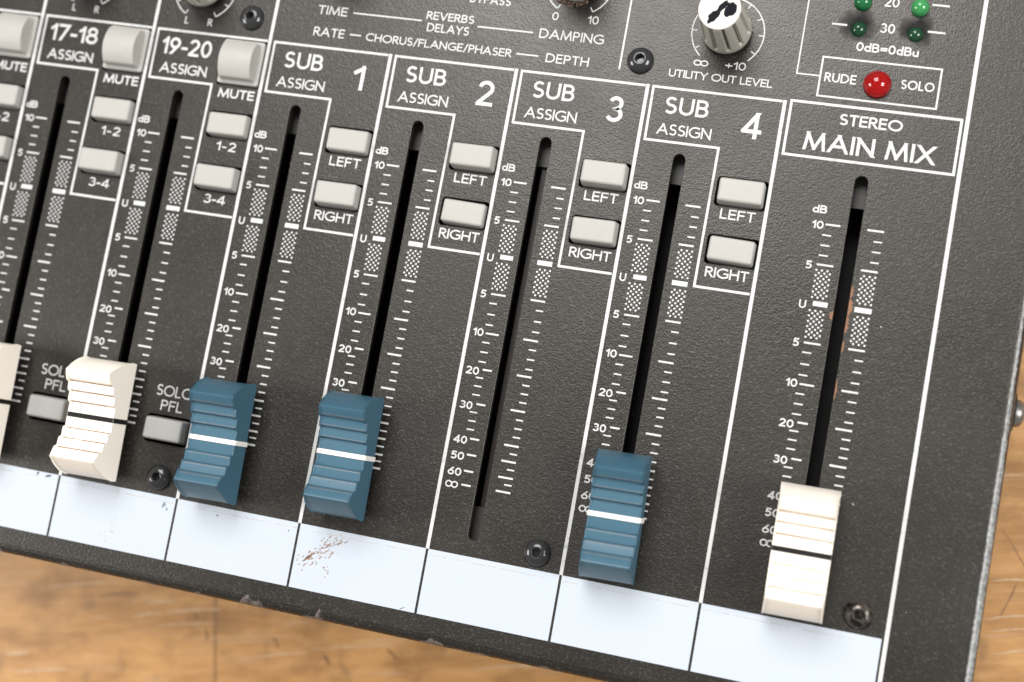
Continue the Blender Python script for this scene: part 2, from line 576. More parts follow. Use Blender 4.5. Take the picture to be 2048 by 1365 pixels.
def text(mb, s, x0, x1, yb, H, t, gap=0.13):
    ws = [GLYPH[c_][0] for c_ in s]
    nink = sum(1 for c_ in s)
    k = ((x1 - x0) - nink * t - (len(s) - 1) * gap * H) / max(1e-6, sum(ws) * H)
    if not 0.6 < k < 1.5:
        k2 = min(1.4, max(0.65, k))
        if len(s) > 1:
            gap = ((x1 - x0) - nink * t - k2 * sum(ws) * H) / ((len(s) - 1) * H)
        k = k2
    x = x0
    for c_ in s:
        w, strokes = GLYPH[c_]
        tf = lambda p: (x + t / 2 + p[0] * H * k, yb + t / 2 + p[1] * (H - t))
        for st in strokes:
            lp = isinstance(st, tuple)
            pts = [tf(p) for p in (st[1] if lp else st)]
            straight = (not lp) and len(st) == 2
            ribbon(mb, pts, t, nz_(), lp, (yb, yb + H, yb + t / 2, yb + H - t / 2), t * 0.48 if straight else 0.0)
        x += w * H * k + t + gap * H


def line(mb, pts, t, ext=True):
    ribbon(mb, pts, t, nz_(), ext=t * 0.5 if ext else 0)


def disc(mb, cx, cy, r, n=9):
    z = nz_()
    mb.face([(cx + r * math.cos(2 * math.pi * i / n), cy + r * math.sin(2 * math.pi * i / n), z) for i in range(n)])


# ------------------------------------------------------------------ table
TABLE_Z = -56.0
tb = MB()
tb.box(-500, 500, -400, 500, -35, 0)
table = tb.build('tabletop', M_WOOD, loc=(-16.5, -80.6, TABLE_Z), rot=(0, 0, math.radians(12.2)))
table['kind'] = 'structure'
table['label'] = 'worn honey coloured wooden tabletop under the mixing console'
table['category'] = 'tabletop'

M_SCRATCH = plastic('pale_wood_scratch', (0.53, 0.36, 0.215), 0.6, 0.35, scale=350)
M_SCORE = plastic('dark_wood_score', (0.17, 0.085, 0.035), 0.6, 0.3, scale=350)
random.seed(31)


def scratches(name, segs, mat):
    mb = MB()
    for k, (x0, y0, x1, y1, w) in enumerate(segs):
        d = Vector((x1 - x0, y1 - y0))
        nrm = Vector((-d.y, d.x)).normalized()
        up, dn = [], []
        for i in range(13):
            f = i / 12
            p = Vector((x0, y0)) + d * f + nrm * (random.uniform(-.06, .06) + .25 * math.sin(f * 3.1))
            h = w * .5 * (math.sin(math.pi * min(1, max(0, f))) ** .5 + .05) * random.uniform(.55, 1.2)
            up.append((*(p + nrm * h), .02 + .004 * k))
            dn.append((*(p - nrm * h), .02 + .004 * k))
        mb.grid([dn, up])
    return mb.build(name, mat, table)


scratches('pale_scratches', [(-12.5, -2.6, 1.5, -2.05, .55), (-20.7, -3.3, -12.8, -2.7, .4), (-17.5, -.7, -9.6, -.1, .45), (-15.0, -5.6, 1.1, -5.2, .35), (-43, 3.9, -24, 4.6, .4),
                             (-32, -3.7, -26, -3.5, .25), (22.9, -11.4, 44.2, -10.6, .35), (6.0, -13.5, 22.9, -12.0, .4), (32.5, -9.8, 59.2, -8.5, .3), (-53.4, -11.8, -47, -11.5, .7),
                             (-52, -15.9, -36.5, -15.2, .6), (171.5, .95, 179, .9, .4), (169.5, -6.9, 178, -6.2, .5), (170.5, -9.4, 179, -8.9, .35), (171, 22, 180, 22.6, .3),
                             (170, -14, 180, -13.2, .4), (60, -16, 92, -14.6, .4), (-8, -8.9, 18, -8.2, .25)], M_SCRATCH)
scratches('dark_scores', [(174.3, 11.8, 179.5, .5, .3), (177.2, 2.0, 171.8, -7.5, .28), (-2.5, -6.0, -2.1, -9.5, .5), (-30, 1.2, -19, 1.9, .5), (14, -8.4, 15.5, -11.5, .45),
                          (41, -11.5, 43.5, -14.0, .6), (26, -12.6, 27.5, -15, .7)], M_SCORE)

# ------------------------------------------------------------------ mixing console
console = bpy.data.objects.new('mixing_console', None)
COL.objects.link(console)
console.location = (0.03, 0.0, TABLE_Z * U)
console.empty_display_size = 0.05
console['label'] = 'charcoal audio mixing console with blue and cream faders lying on the wooden table'
console['category'] = 'mixing console'
ROOT = bpy.data.objects.new('tmp', None)       # placeholder so parts can be written in panel coordinates
OFF = Vector((-30.0, 0.0, -TABLE_Z))           # panel origin seen from the console's own origin


def part(o, label=None):
    """hang a part built in panel millimetres under the console"""
    o.parent = console
    o.location = o.location + OFF * U
    if label:
        o['label'] = label
    return o


bpy.data.objects.remove(ROOT)

PITCH = 25.4
XM = 108.92                                    # origin of the main mix strip
SLOT_X = 3.45
EDGE_Y, EDGE_X = -72.8, 144.1                  # outer faces of the housing
BR = 1.7                                       # bend radius of the sheet metal
BACK_Y, LEFT_X = 130.0, -150.0


def rrect(x0, x1, y0, y1, r, n=5):
    out = []
    for cx, cy, a in ((x1 - r, y1 - r, 0), (x0 + r, y1 - r, 90), (x0 + r, y0 + r, 180), (x1 - r, y0 + r, 270)):
        out += arc(cx, cy, r, r, a, a + 90, n)
    return out


BUTTON = (11.35, 20.05)                        # x range of a small push button in its strip
ROWS = ((15.55, 20.4), (4.75, 9.6))
MUTE = (11.3, 20.0, 26.4, 35.35)
SOLO = (11.45, 19.95, -45.55, -40.8)
KNOBS = [(84.5, 47.65), (55.2, 54.5), (7.1, 54.5), (-20.65, 45.4), (-46.05, 45.4)]

holes = []
for n in range(-3, 4):
    ox = n * PITCH
    holes.append(rrect(ox + SLOT_X - 1.1, ox + SLOT_X + 1.1, -52.7, 23.75, 1.09, 6))
    for y0, y1 in ROWS:
        holes.append(rrect(ox + BUTTON[0] - .27, ox + BUTTON[1] + .27, y0 - .27, y1 + .27, .6))
    if n < 0:
        holes.append(rrect(ox + MUTE[0] - .35, ox + MUTE[1] + .35, MUTE[2] - .35, MUTE[3] + .35, .6))
        holes.append(rrect(ox + SOLO[0] - .35, ox + SOLO[1] + .35, SOLO[2] - .35, SOLO[3] + .35, .6))
holes.append(rrect(112.6 - 1.15, 112.6 + 1.15, -52.7, 24.0, 1.14, 6))


def sheet_with_holes(name, outer, holes, thick, bevel, mat):
    cu = bpy.data.curves.new(name, 'CURVE')
    cu.dimensions = '2D'
    cu.fill_mode = 'BOTH'
    cu.extrude = (thick / 2 - bevel) * U
    cu.bevel_depth = bevel * U
    cu.bevel_resolution = 1
    cu.offset = -bevel * U
    for ring in [outer] + holes:
        sp = cu.splines.new('POLY')
        pts = []
        for p in ring:
            if not pts or (Vector(p) - Vector(pts[-1])).length > 1e-3:
                pts.append(p)
        if (Vector(pts[0]) - Vector(pts[-1])).length < 1e-3:
            pts.pop()
        sp.points.add(len(pts) - 1)
        for q, p in zip(sp.points, pts):
            q.co = (p[0] * U, p[1] * U, 0, 1)
        sp.use_cyclic_u = True
    co = bpy.data.objects.new(name, cu)
    COL.objects.link(co)
    dg = bpy.context.evaluated_depsgraph_get()
    me = bpy.data.meshes.new_from_object(co.evaluated_get(dg))
    bpy.data.objects.remove(co)
    bpy.data.curves.remove(cu)
    me.materials.clear()
    me.materials.append(mat)
    o = link(name, me, None, (0, 0, -thick / 2))
    return o


outer = [(LEFT_X, EDGE_Y + BR), (EDGE_X - BR, EDGE_Y + BR), (EDGE_X - BR, BACK_Y), (LEFT_X, BACK_Y)]
part(sheet_with_holes('front_panel', outer, holes, 1.2, 0.10, M_PANEL))

# housing: folded front and right edges, walls and floor plate
hb = MB()
xs = [LEFT_X + (EDGE_X - BR - LEFT_X) * i / 24 for i in range(25)]
prof = [(EDGE_Y + BR - BR * math.sin(a), -BR + BR * math.cos(a)) for a in [math.radians(9 * i) for i in range(11)]]
rows = [[(x, y, z) for x in xs] for y, z in prof] + [[(x, EDGE_Y, -52.5) for x in xs]]
hb.grid(rows[::-1])
ys = [EDGE_Y + BR + (BACK_Y - EDGE_Y - BR) * i / 24 for i in range(25)]
profx = [(EDGE_X - BR + BR * math.sin(a), -BR + BR * math.cos(a)) for a in [math.radians(9 * i) for i in range(11)]]
hb.grid([[(x, y, z) for y in ys] for x, z in profx] + [[(EDGE_X, y, -52.5) for y in ys]])
# rounded corner where the two folds meet
cr = []
for a in [math.radians(9 * i) for i in range(11)]:
    r_, z_ = BR * math.sin(a), -BR + BR * math.cos(a)
    cr.append([(EDGE_X - BR + r_ * math.sin(b_), EDGE_Y + BR - r_ * math.cos(b_), z_) for b_ in [math.radians(9 * i) for i in range(11)]])
cr.append([(p[0], p[1], -52.5) for p in cr[-1]])
hb.grid(cr)
hb.face([(LEFT_X, EDGE_Y + BR, -52.5), (LEFT_X, BACK_Y, -52.5), (EDGE_X, BACK_Y, -52.5), (EDGE_X, EDGE_Y + BR, -52.5)])
hb.face([(LEFT_X, BACK_Y, 0), (EDGE_X - BR, BACK_Y, 0), (EDGE_X, BACK_Y, -52.5), (LEFT_X, BACK_Y, -52.5)])
hb.face([(LEFT_X, EDGE_Y, -52.5), (LEFT_X, EDGE_Y + BR, 0), (LEFT_X, BACK_Y, 0), (LEFT_X, BACK_Y, -52.5)])
part(hb.build('housing', M_PANEL, smooth=50))
for fx in (-130, 128):
    for fy in (-58, 112):
        ft = MB()
        ft.grid([[(fx + r_ * math.cos(2 * math.pi * i / 20), fy + r_ * math.sin(2 * math.pi * i / 20), z_) for i in range(20)]
                 for r_, z_ in ((7, -56), (8, -55.5), (8, -52.4))], closed=True)
        ft.face([(fx + 7 * math.cos(-2 * math.pi * i / 20), fy + 7 * math.sin(-2 * math.pi * i / 20), -56) for i in range(20)])
        part(ft.build('rubber_foot', M_VOID, smooth=40))

# fader tracks under the slots
for n in list(range(-3, 4)) + ['M']:
    ox = n * PITCH + SLOT_X if n != 'M' else 112.6
    tr = MB()
    tr.box(ox - 4, ox + 4, 18.8, 27, -4.6, -3.4, 0)
    tr.box(ox - 4, ox + 4, -57, -46.5, -4.6, -3.4, 0)
    tr.box(ox - 4, ox + 4, -46.5, 18.8, -14, -13, 1)
    tr.box(ox - 4.2, ox - 4, -57, 27, -14, -1.4, 1)
    tr.box(ox + 4, ox + 4.2, -57, 27, -14, -1.4, 1)
    if n == 2:
        tr.box(ox - .75, ox + .15, -46.5, 18.8, -5.0, -4.3, 2)
    part(tr.build('fader_track', [M_TRACK, M_VOID, M_RAIL]))

# ------------------------------------------------------------------ printing on the panel
TICKS_L = [(14.45, -1.25, 1.27, .33), (12.48, -1.55, -.05, .26), (10.6, -1.55, -.05, .26), (8.77, -1.55, -.05, .26), (7.07, -1.6, 1.2, .33),
           (0, -1.2, 1.3, .88), (-7.17, -1.62, 1.2, .33), (-8.92, -1.63, -.17, .26), (-11.03, -1.63, -.17, .26), (-13.0, -1.63, -.17, .26),
           (-14.62, -1.23, 1.24, .33), (-16.37, -1.64, -.18, .26), (-18.2, -1.64, -.18, .26), (-20.03, -1.64, -.18, .26), (-21.42, -.55, 1.22, .33),
           (-23.03, -1.63, -.17, .26), (-24.63, -1.65, -.2, .26), (-26.26, -1.65, -.2, .26), (-27.92, -.55, 1.18, .33),
           (-29.53, -1.55, -.12, .26), (-31.16, -1.53, -.1, .26), (-32.76, -1.52, -.1, .26), (-34.42, -.55, 1.22, .33), (-37.4, -.58, 1.22, .33),
           (-40.42, -.58, 1.22, .33), (-43.02, -.58, 1.22, .33)]
R_LONG = (14.45, 7.12, -7.13, -14.62, -21.4, -27.9, -34.4, -37.36, -40.35, -42.97)
R_SHORT = (12.5, 10.62, 8.72, -8.95, -11.03, -13.0, -16.37, -18.2, -20.03, -23.04, -24.66, -26.28, -29.55, -31.18, -32.78, -35.9, -38.82, -41.62)
NUMS = [('dB', -4.0, -1.45, 16.35, 1.46), ('10', -3.68, -1.65, 13.5, 1.46), ('5', -3.65, -2.55, 6.08, 1.46), ('U', -3.68, -2.45, -1.12, 1.5),
        ('5', -3.65, -2.55, -8.05, 1.46), ('10', -3.72, -1.7, -15.3, 1.46), ('20', -3.7, -1.2, -22.57, 1.46), ('30', -3.68, -1.25, -29.08, 1.46),
        ('40', -3.62, -1.05, -35.55, 1.46), ('50', -3.6, -1.05, -38.58, 1.46), ('60', -3.62, -1.02, -41.55, 1.46), ('~', -3.66, -1.2, -44.3, 2.1)]


def fader_scale(ox, wide=1.0):
    mb = MB()
    for y, a, b_, t in TICKS_L:
        line(mb, [(ox + a * wide, y), (ox + b_, y)], t, False)
    for y in R_LONG:
        line(mb, [(ox + 6.03, y), (ox + 7.4 + 1.42 * wide, y)], .35, False)
    line(mb, [(ox + 6.0, 0), (ox + 7.4 + 1.46 * wide, 0)], .92, False)
    for y in R_SHORT:
        line(mb, [(ox + 7.38, y), (ox + 7.4 + 1.38 * wide, y)], .27, False)
    for i in range(11):
        for j in range(3):
            disc(mb, ox + (-1.62 if i % 2 == 0 else -1.12) + .97 * j, -1.30 - .484 * i, .20)
            disc(mb, ox + (-1.62 if i % 2 == 0 else -1.12) + .97 * j, 1.10 + .496 * i, .20)
            disc(mb, ox + (6.72 if i % 2 == 0 else 6.28) + .98 * j, -1.28 - .487 * i, .20)
            disc(mb, ox + (6.72 if i % 2 == 0 else 6.28) + .98 * j, 6.12 - .495 * i, .20)
    for s, a, b_, y, H in NUMS:
        text(mb, s, ox + a, ox + b_, y, H, .27 if s != '~' else .25, .10)
    return mb


for n in range(-3, 4):
    part(fader_scale(n * PITCH).build('fader_scale', M_INK))
part(fader_scale(XM, 1.07).build('fader_scale', M_INK))

DIV = 20.68
for n in range(-3, 4):
    ox = n * PITCH
    mb = MB()
    # outline of the assign section
    line(mb, [(ox + 20.0, 35.92), (ox - 3.62, 35.92), (ox - 3.55, 25.8), (ox + 10.22, 25.8), (ox + 10.1, -.08), (ox + 19.95, -.08)], .46)
    part(mb.build('section_outline', M_INK))
    mb = MB()
    top = 36.2 if n >= 0 else 92.0
    line(mb, [(ox + DIV, top), (ox + DIV, -55.7)], .66, False)
    part(mb.build('divider_line', M_INK))
    mb = MB()
    if n >= 0:
        text(mb, 'SUB', ox - .9, ox + 7.25, 31.08, 3.25, .50, .13)
        text(mb, 'ASSIGN', ox - 1.6, ox + 8.45, 27.07, 2.1, .29, .08)
        d0, d1 = ((13.95, 16.75), (13.9, 17.2), (13.85, 17.0), (13.75, 17.4))[n]
        text(mb, '1234'[n], ox + d0, ox + d1, 28.25, 4.95, .74)
    else:
        text(mb, ('15-16', '17-18', '19-20')[n + 3], ox - 2.15, ox + 8.75, 30.97, 3.5, .56, .09)
        text(mb, 'ASSIGN', ox - 1.65, ox + 8.6, 27.07, 2.1, .31, .08)
    part(mb.build('section_title', M_INK))
    if n >= 0:
        caps = [[('LEFT', 12.5, 18.9, 12.9, 1.9, .30, .12)], [('RIGHT', 11.6, 19.5, 1.98, 1.9, .30, .09)]]
    else:
        caps = [[('MUTE', 11.95, 19.7, 23.5, 1.88, .34, .10)], [('1-2', 13.9, 18.1, 12.8, 1.85, .29, .10)], [('3-4', 13.5, 18.1, 2.05, 1.85, .29, .10)],
                [('SOLO', 11.9, 19.6, -36.75, 2.15, .29, .07), ('PFL', 13.4, 18.0, -39.55, 2.05, .29, .12)]]
    for group in caps:
        mb = MB()
        for w_, a_, b_, y_, h_, t_, g_ in group:
            text(mb, w_, ox + a_, ox + b_, y_, h_, t_, g_)
        part(mb.build('button_caption', M_INK))

mb = MB()
ribbon(mb, [(98.05, 36.3), (98.05, 26.3), (128.0, 26.3), (128.0, 36.3)], .48, nz_(), loop=True)
part(mb.build('section_outline', M_INK))
mb = MB()
line(mb, [(128.98, 92), (128.98, -67.7)], .72, False)
part(mb.build('divider_line', M_INK))
mb = MB()
text(mb, 'STEREO', 107.0, 118.15, 32.82, 2.08, .36, .09)
text(mb, 'MAIN MIX', 101.35, 124.4, 27.55, 3.4, .56, .13)
part(mb.build('section_title', M_INK))

mb = MB()
text(mb, 'TIME', 4.05, 10.2, 42.6, 1.78, .26, .14)
text(mb, 'REVERBS', 26.4, 36.0, 43.92, 1.6, .25, .11)
text(mb, 'DELAYS', 26.9, 35.4, 41.52, 1.68, .25, .11)
text(mb, 'RATE', 4.0, 10.45, 38.15, 1.78, .26, .14)
text(mb, 'CHORUS/FLANGE/PHASER', 14.95, 44.5, 38.25, 1.6, .24, .11)
text(mb, 'DAMPING', 49.2, 61.75, 42.7, 1.88, .26, .13)
text(mb, 'DEPTH', 51.3, 59.65, 38.12, 1.78, .26, .14)
text(mb, 'BYPASS', 34.4, 42.55, 48.2, 1.7, .25, .11)
for x0, x1, y in ((11.4, 25.6, 43.5), (36.9, 47.95, 43.54), (11.54, 13.87, 39.12), (45.47, 49.82, 39.1)):
    line(mb, [(x0, y), (x1, y)], .28, False)
line(mb, [(65.6, 92), (65.6, 38.35)], .34, False)
part(mb.build('effects_legend', M_INK))


def dial(cx, cy, a0, a1, ticks, r=6.65, ends=False):
    mb = MB()
    line(mb, arc(cx, cy, r, r, a0, a1, 60), .24, False)
    for a in ticks:
        c_, s_ = math.cos(math.radians(a)), math.sin(math.radians(a))
        line(mb, [(cx + c_ * r, cy + s_ * r), (cx + c_ * (r - .95), cy + s_ * (r - .95))], .22, False)
    return mb


mb = dial(84.5, 47.65, -48, 228, (-33, 0, 29, 59, 90, 120, 150, 182, 213))
text(mb, '~', 79.15, 82.35, 40.35, 1.9, .24)
text(mb, '+10', 85.0, 88.85, 40.75, 1.5, .24, .12)
text(mb, 'UTILITY OUT LEVEL', 74.95, 94.1, 38.12, 1.48, .23, .08)
part(mb.build('dial_legend', M_INK))
mb = dial(55.2, 54.5, -59, 239, (-59, -29, 0, 29, 90, 150, 180, 209, 239))
text(mb, '0', 51.05, 52.3, 46.42, 1.6, .24)
text(mb, '10', 58.0, 60.1, 46.42, 1.6, .24, .12)
part(mb.build('dial_legend', M_INK))
for kx, ky in KNOBS[3:]:
    mb = dial(kx, ky, -60, 240, (-60, -32, 0, 30, 90, 150, 180, 212, 240))
    text(mb, 'L', kx - 3.1, kx - 2.3, 37.55, 1.5, .24)
    text(mb, 'R', kx + 1.9, kx + 2.9, 37.55, 1.5, .24)
    part(mb.build('dial_legend', M_INK))
mb = MB()
text(mb, '30', 111.5, 114.1, 50.62, 1.8, .28, .1)
text(mb, '20', 111.55, 114.15, 55.55, 1.8, .28, .1)
for x0, x1, y in ((119.8, 122.9, 51.7), (119.85, 122.9, 56.72), (102.9, 105.6, 51.37), (102.9, 105.6, 56.4)):
    line(mb, [(x0, y), (x1, y)], .36, False)
text(mb, '0dB=0dBu', 107.85, 118.85, 46.8, 1.66, .29, .10)
line(mb, [(98.12, 92), (98.12, 41.42), (102.2, 41.42)], .26)
part(mb.build('meter_legend', M_INK))
mb = MB()
ribbon(mb, [(102.35, 45.05), (102.35, 37.75), (123.3, 37.75), (123.3, 45.05)], .33, nz_(), loop=True)
text(mb, 'RUDE', 103.15, 108.8, 40.5, 1.72, .28, .11)
text(mb, 'SOLO', 116.65, 122.5, 40.7, 1.72, .28, .09)
part(mb.build('section_outline', M_INK))

# write-on strip: one cell per channel
STRIP = (-67.7, -55.72)
cells = [(n * PITCH + DIV - PITCH + .24, n * PITCH + DIV - .24) for n in range(-3, 4)] + [(3 * PITCH + DIV + .24, 128.22)]
for i, (x0, x1) in enumerate(cells):
    mb = MB()
    mb.face([(x0, STRIP[0], .02), (x1, STRIP[0], .02), (x1, STRIP[1], .02), (x0, STRIP[1], .02)])
    o = part(mb.build('label_cell', M_STRIP))
    # faint grime line left by old tape
    random.seed(40 + i)
    g = MB()
    x = x0 + .3
    while x < x1 - 1:
        w_ = random.uniform(.6, 3.0)
        y = -56.72 + random.uniform(-.04, .04)
        if random.random() < .8:
            t_ = random.uniform(.02, .06)
            g.face([(x, y - t_, .027), (min(x + w_, x1 - .2), y - t_, .027), (min(x + w_, x1 - .2), y + t_, .027), (x, y + t_, .027)])
        x += w_ + random.uniform(0, .8)
    g.build('tape_residue', M_STRIP_GRIME, o)

# ------------------------------------------------------------------ push buttons
def button_bm(w, d, h, taper=.28, bev=.50, dome=0.0):
    bm = bmesh.new()
    nseg = 12 if dome else 1
    ring_b, ring_t = [], []
    rows = []
    for j in range(nseg + 1):
        f = j / nseg
        y = -d / 2 + d * f
        yt = y * (1 - 2 * taper / d)
        zt = h + dome * (1 - (2 * f - 1) ** 2)
        rows.append([bm.verts.new((sx_ * x, yy, z)) for sx_, x, yy, z in ((-1, w / 2, y, -3), (1, w / 2, y, -3), (1, w / 2 - taper, yt, zt), (-1, w / 2 - taper, yt, zt))])
    for a, b_ in zip(rows, rows[1:]):
        for i in range(4):
            bm.faces.new((a[i], a[(i + 1) % 4], b_[(i + 1) % 4], b_[i]))
    bm.faces.new(rows[0][::-1])
    bm.faces.new(rows[-1])
    bm.normal_update()
    es = []
    for e in bm.edges:
        zs = [v_.co.z for v_ in e.verts]
        if max(zs) < -2.9:
            continue
        if e.calc_face_angle(0) > math.radians(30):
            es.append(e)
    bmesh.ops.bevel(bm, geom=es, offset=bev, segments=3, profile=.5, affect='EDGES', clamp_overlap=True)
    bmesh.ops.scale(bm, vec=(U, U, U), verts=bm.verts[:])
    return bm


bw, bd = BUTTON[1] - BUTTON[0], 4.85
proto = bm_link('push_button', button_bm(bw, bd, 2.3), M_GREY, None, (0, 0, 0), 42)
HT = {(0, 0): -.8, (0, 1): .1, (1, 0): .3, (1, 1): -1.0, (2, 0): .3, (2, 1): .1, (3, 0): -.1, (3, 1): -.5,
      (-1, 0): -.8, (-1, 1): .1, (-2, 0): -.7, (-2, 1): .1, (-3, 0): -.5, (-3, 1): -.2}
first = True
bx_mid = (BUTTON[0] + BUTTON[1]) / 2
for (n, k), dz in HT.items():
    loc = (n * PITCH + bx_mid, sum(ROWS[k]) / 2, dz)
    if first:
        proto.location = Vector(loc) * U
        part(proto)
        first = False
    else:
        random.seed(n * 7 + k)
        c_ = copy_tree(proto, None, loc, tuple(math.radians(random.uniform(-1.3, 1.3)) for _ in range(3)))
        part(c_)
first = None
for n in (-3, -2, -1):
    loc = (n * PITCH + (SOLO[0] + SOLO[1]) / 2, (SOLO[2] + SOLO[3]) / 2, 0)
    if first is None:
        first = bm_link('solo_button', button_bm(SOLO[1] - SOLO[0], SOLO[3] - SOLO[2], 2.2), M_SOLO, None, loc, 42)
        part(first, 'grey solo button with cap shade in its colour')
    else:
        c_ = first.copy()
        COL.objects.link(c_)
        c_.location = Vector(loc) * U
        part(c_)
first = None
for n in (-3, -2, -1):
    loc = (n * PITCH + (MUTE[0] + MUTE[1]) / 2, (MUTE[2] + MUTE[3]) / 2, 0)
    if first is None:
        first = bm_link('mute_button', button_bm(MUTE[1] - MUTE[0] - .7, MUTE[3] - MUTE[2] - .5, 2.2, .55, .25, 1.5), M_GREY, None, loc, 42)
        part(first, 'large domed grey mute button')
        fl = MB()
        w_, d_ = (MUTE[1] - MUTE[0]) / 2, (MUTE[3] - MUTE[2]) / 2
        ring = lambda a, z: [(x, y, z) for x, y in rrect(-w_ + a, w_ - a, -d_ + a, d_ - a, .5)]
        fl.grid([ring(0, -2), ring(0, .35), ring(.15, .5), ring(.7, .5)], closed=True)
        fl.build('button_flange', M_GREY, first, smooth=40)
    else:
        c_ = copy_tree(first, None, loc)
        part(c_)

# ------------------------------------------------------------------ fader caps
ZB = 2.9
HALF = [(0.0, 7.74), (2.42, 7.62), (2.62, 8.14), (2.72, 8.44), (2.98, 8.52), (4.42, 8.48), (4.62, 8.92), (4.74, 9.32), (5.02, 9.44), (6.28, 9.62), (6.48, 10.10),
        (6.62, 10.56), (6.90, 10.80), (7.95, 11.62), (8.25, 11.66), (8.65, 11.20),
        (9.25, 10.1), (9.9, 8.85), (10.5, 7.5), (10.95, 6.0), (11.25, 4.4), (11.42, ZB)]
GROOVES = {(2.42, 2.62), (4.42, 4.62), (6.28, 6.48)}
EDGES = {(2.62, 2.72), (2.72, 2.98), (4.62, 4.74), (4.74, 5.02), (6.48, 6.62), (6.62, 6.90)}


def cap_mesh(name, mats, cream):
    prof = [(-y, z) for y, z in HALF[::-1]] + HALF[1:]
    hw = lambda z, y: 4.78 - .030 * (z - ZB) - (0.10 if z > 11 else 0)
    bm = bmesh.new()
    Lv = [bm.verts.new((-hw(z, y), y, z)) for y, z in prof]
    Rv = [bm.verts.new((hw(z, y), y, z)) for y, z in prof]
    strip_edges = []
    for i in range(len(prof) - 1):
        f = bm.faces.new((Lv[i], Rv[i], Rv[i + 1], Lv[i + 1]))
        a, b_ = sorted((abs(prof[i][0]), abs(prof[i + 1][0])))
        if (a, b_) in (GROOVES if cream else EDGES):
            f.material_index = 1
    fl = bm.faces.new(Lv[::-1])
    fr = bm.faces.new(Rv)
    bm.faces.new((Lv[0], Lv[-1], Rv[-1], Rv[0]))
    bm.normal_update()
    bm.edges.ensure_lookup_table()
    es = [e for e in bm.edges if (fl in e.link_faces or fr in e.link_faces) and max(v_.co.z for v_ in e.verts) > ZB + .1]
    bmesh.ops.bevel(bm, geom=es, offset=.30, segments=3, profile=.5, affect='EDGES', clamp_overlap=True)
    bmesh.ops.scale(bm, vec=(U, U, U), verts=bm.verts[:])
    return bm


def index_line(parent, mat, hwid):
    """inset stripe over the saddle and down both flanks"""
    prof = [(-5.02, ZB + .1), (-4.80, 7.95), (4.80, 7.95), (5.02, ZB + .1), (4.3, ZB + .1), (4.3, 7.2), (-4.3, 7.2), (-4.3, ZB + .1)]
    bm = bmesh.new()
    A = [bm.verts.new((x, -hwid, z)) for x, z in prof]
    B = [bm.verts.new((x, hwid, z)) for x, z in prof]
    n = len(prof)
    for i in range(n):
        bm.faces.new((A[i], A[(i + 1) % n], B[(i + 1) % n], B[i]))
    bm.faces.new(A[::-1])
    bm.faces.new(B)
    bm.normal_update()
    es = [e for e in bm.edges if min(v_.co.z for v_ in e.verts) > 7.5 or (e.verts[0].co.y == e.verts[1].co.y and max(abs(v_.co.x) for v_ in e.verts) > 4.9)]
    bmesh.ops.bevel(bm, geom=es, offset=.10, segments=2, profile=.5, affect='EDGES', clamp_overlap=True)
    bmesh.ops.scale(bm, vec=(U, U, U), verts=bm.verts[:])
    return bm_link('index_line', bm, mat, parent, (0, 0, 0), 42)


def make_cap(mats, line_mat, cream, loc, rot, label, hwid=.46):
    o = bm_link('fader_cap', cap_mesh('fader_cap', mats, cream), mats, None, loc, 32, rot=rot)
    part(o, label)
    index_line(o, line_mat, hwid)
    st = MB()
    st.box(-.8, .8, -2.2, 2.2, -7, ZB + .6)
    st.build('stem', M_VOID, o)
    return o


rad = math.radians
blue = make_cap([M_BLUE, M_BLUE_EDGE], M_WHITE_LINE, False, (SLOT_X + .05, -43.2, 0), (0, 0, rad(1.3)), 'blue fader cap with white line')
for loc, rot in (((PITCH + SLOT_X + .05, -41.5, 0), (0, 0, rad(1.0))), ((3 * PITCH + SLOT_X + .15, -43.4, 0), (rad(.8), rad(3.2), rad(1.3)))):
    part(copy_tree(blue, None, loc, rot), 'blue fader cap with white line')
cream = make_cap([M_CREAM, M_CREAM_DIRT], M_BLACK_LINE, True, (-PITCH + SLOT_X, -43.3, 0), (0, 0, rad(1.4)), 'cream fader cap with black line')
cream.scale = (1.05, 1, 1)
for loc, rot in (((-2 * PITCH + SLOT_X, -43.6, 0), (0, 0, rad(1.2))),):
    part(copy_tree(cream, None, loc, rot), 'cream fader cap with black line')

make_cap([M_CREAM, M_CREAM_STAIN], M_BLACK_LINE, True, (112.66, -43.6, 0), (0, 0, rad(.7)), 'cream fader cap with black line').scale = (1.075, 1, 1)

# ------------------------------------------------------------------ screws
def screw_mesh(mb, ring=24):
    pr = [(2.55, 0.0), (2.5, .32), (2.3, .72), (1.95, 1.08), (1.5, 1.34), (1.12, 1.45)]
    rows = [[(r_ * math.cos(2 * math.pi * i / ring), r_ * math.sin(2 * math.pi * i / ring), z) for i in range(ring)] for r_, z in pr]

    def hexr(a, R0):
        a = (a % (math.pi / 3)) - math.pi / 6
        return R0 * math.cos(math.pi / 6) / math.cos(a)
    for R0, z in ((1.0, 1.46), (.90, 1.38), (.86, .15)):
        rows.append([(hexr(2 * math.pi * i / ring, R0) * math.cos(2 * math.pi * i / ring), hexr(2 * math.pi * i / ring, R0) * math.sin(2 * math.pi * i / ring), z) for i in range(ring)])
    mb.grid(rows, closed=True)
    mb.face([p for p in rows[-1]])


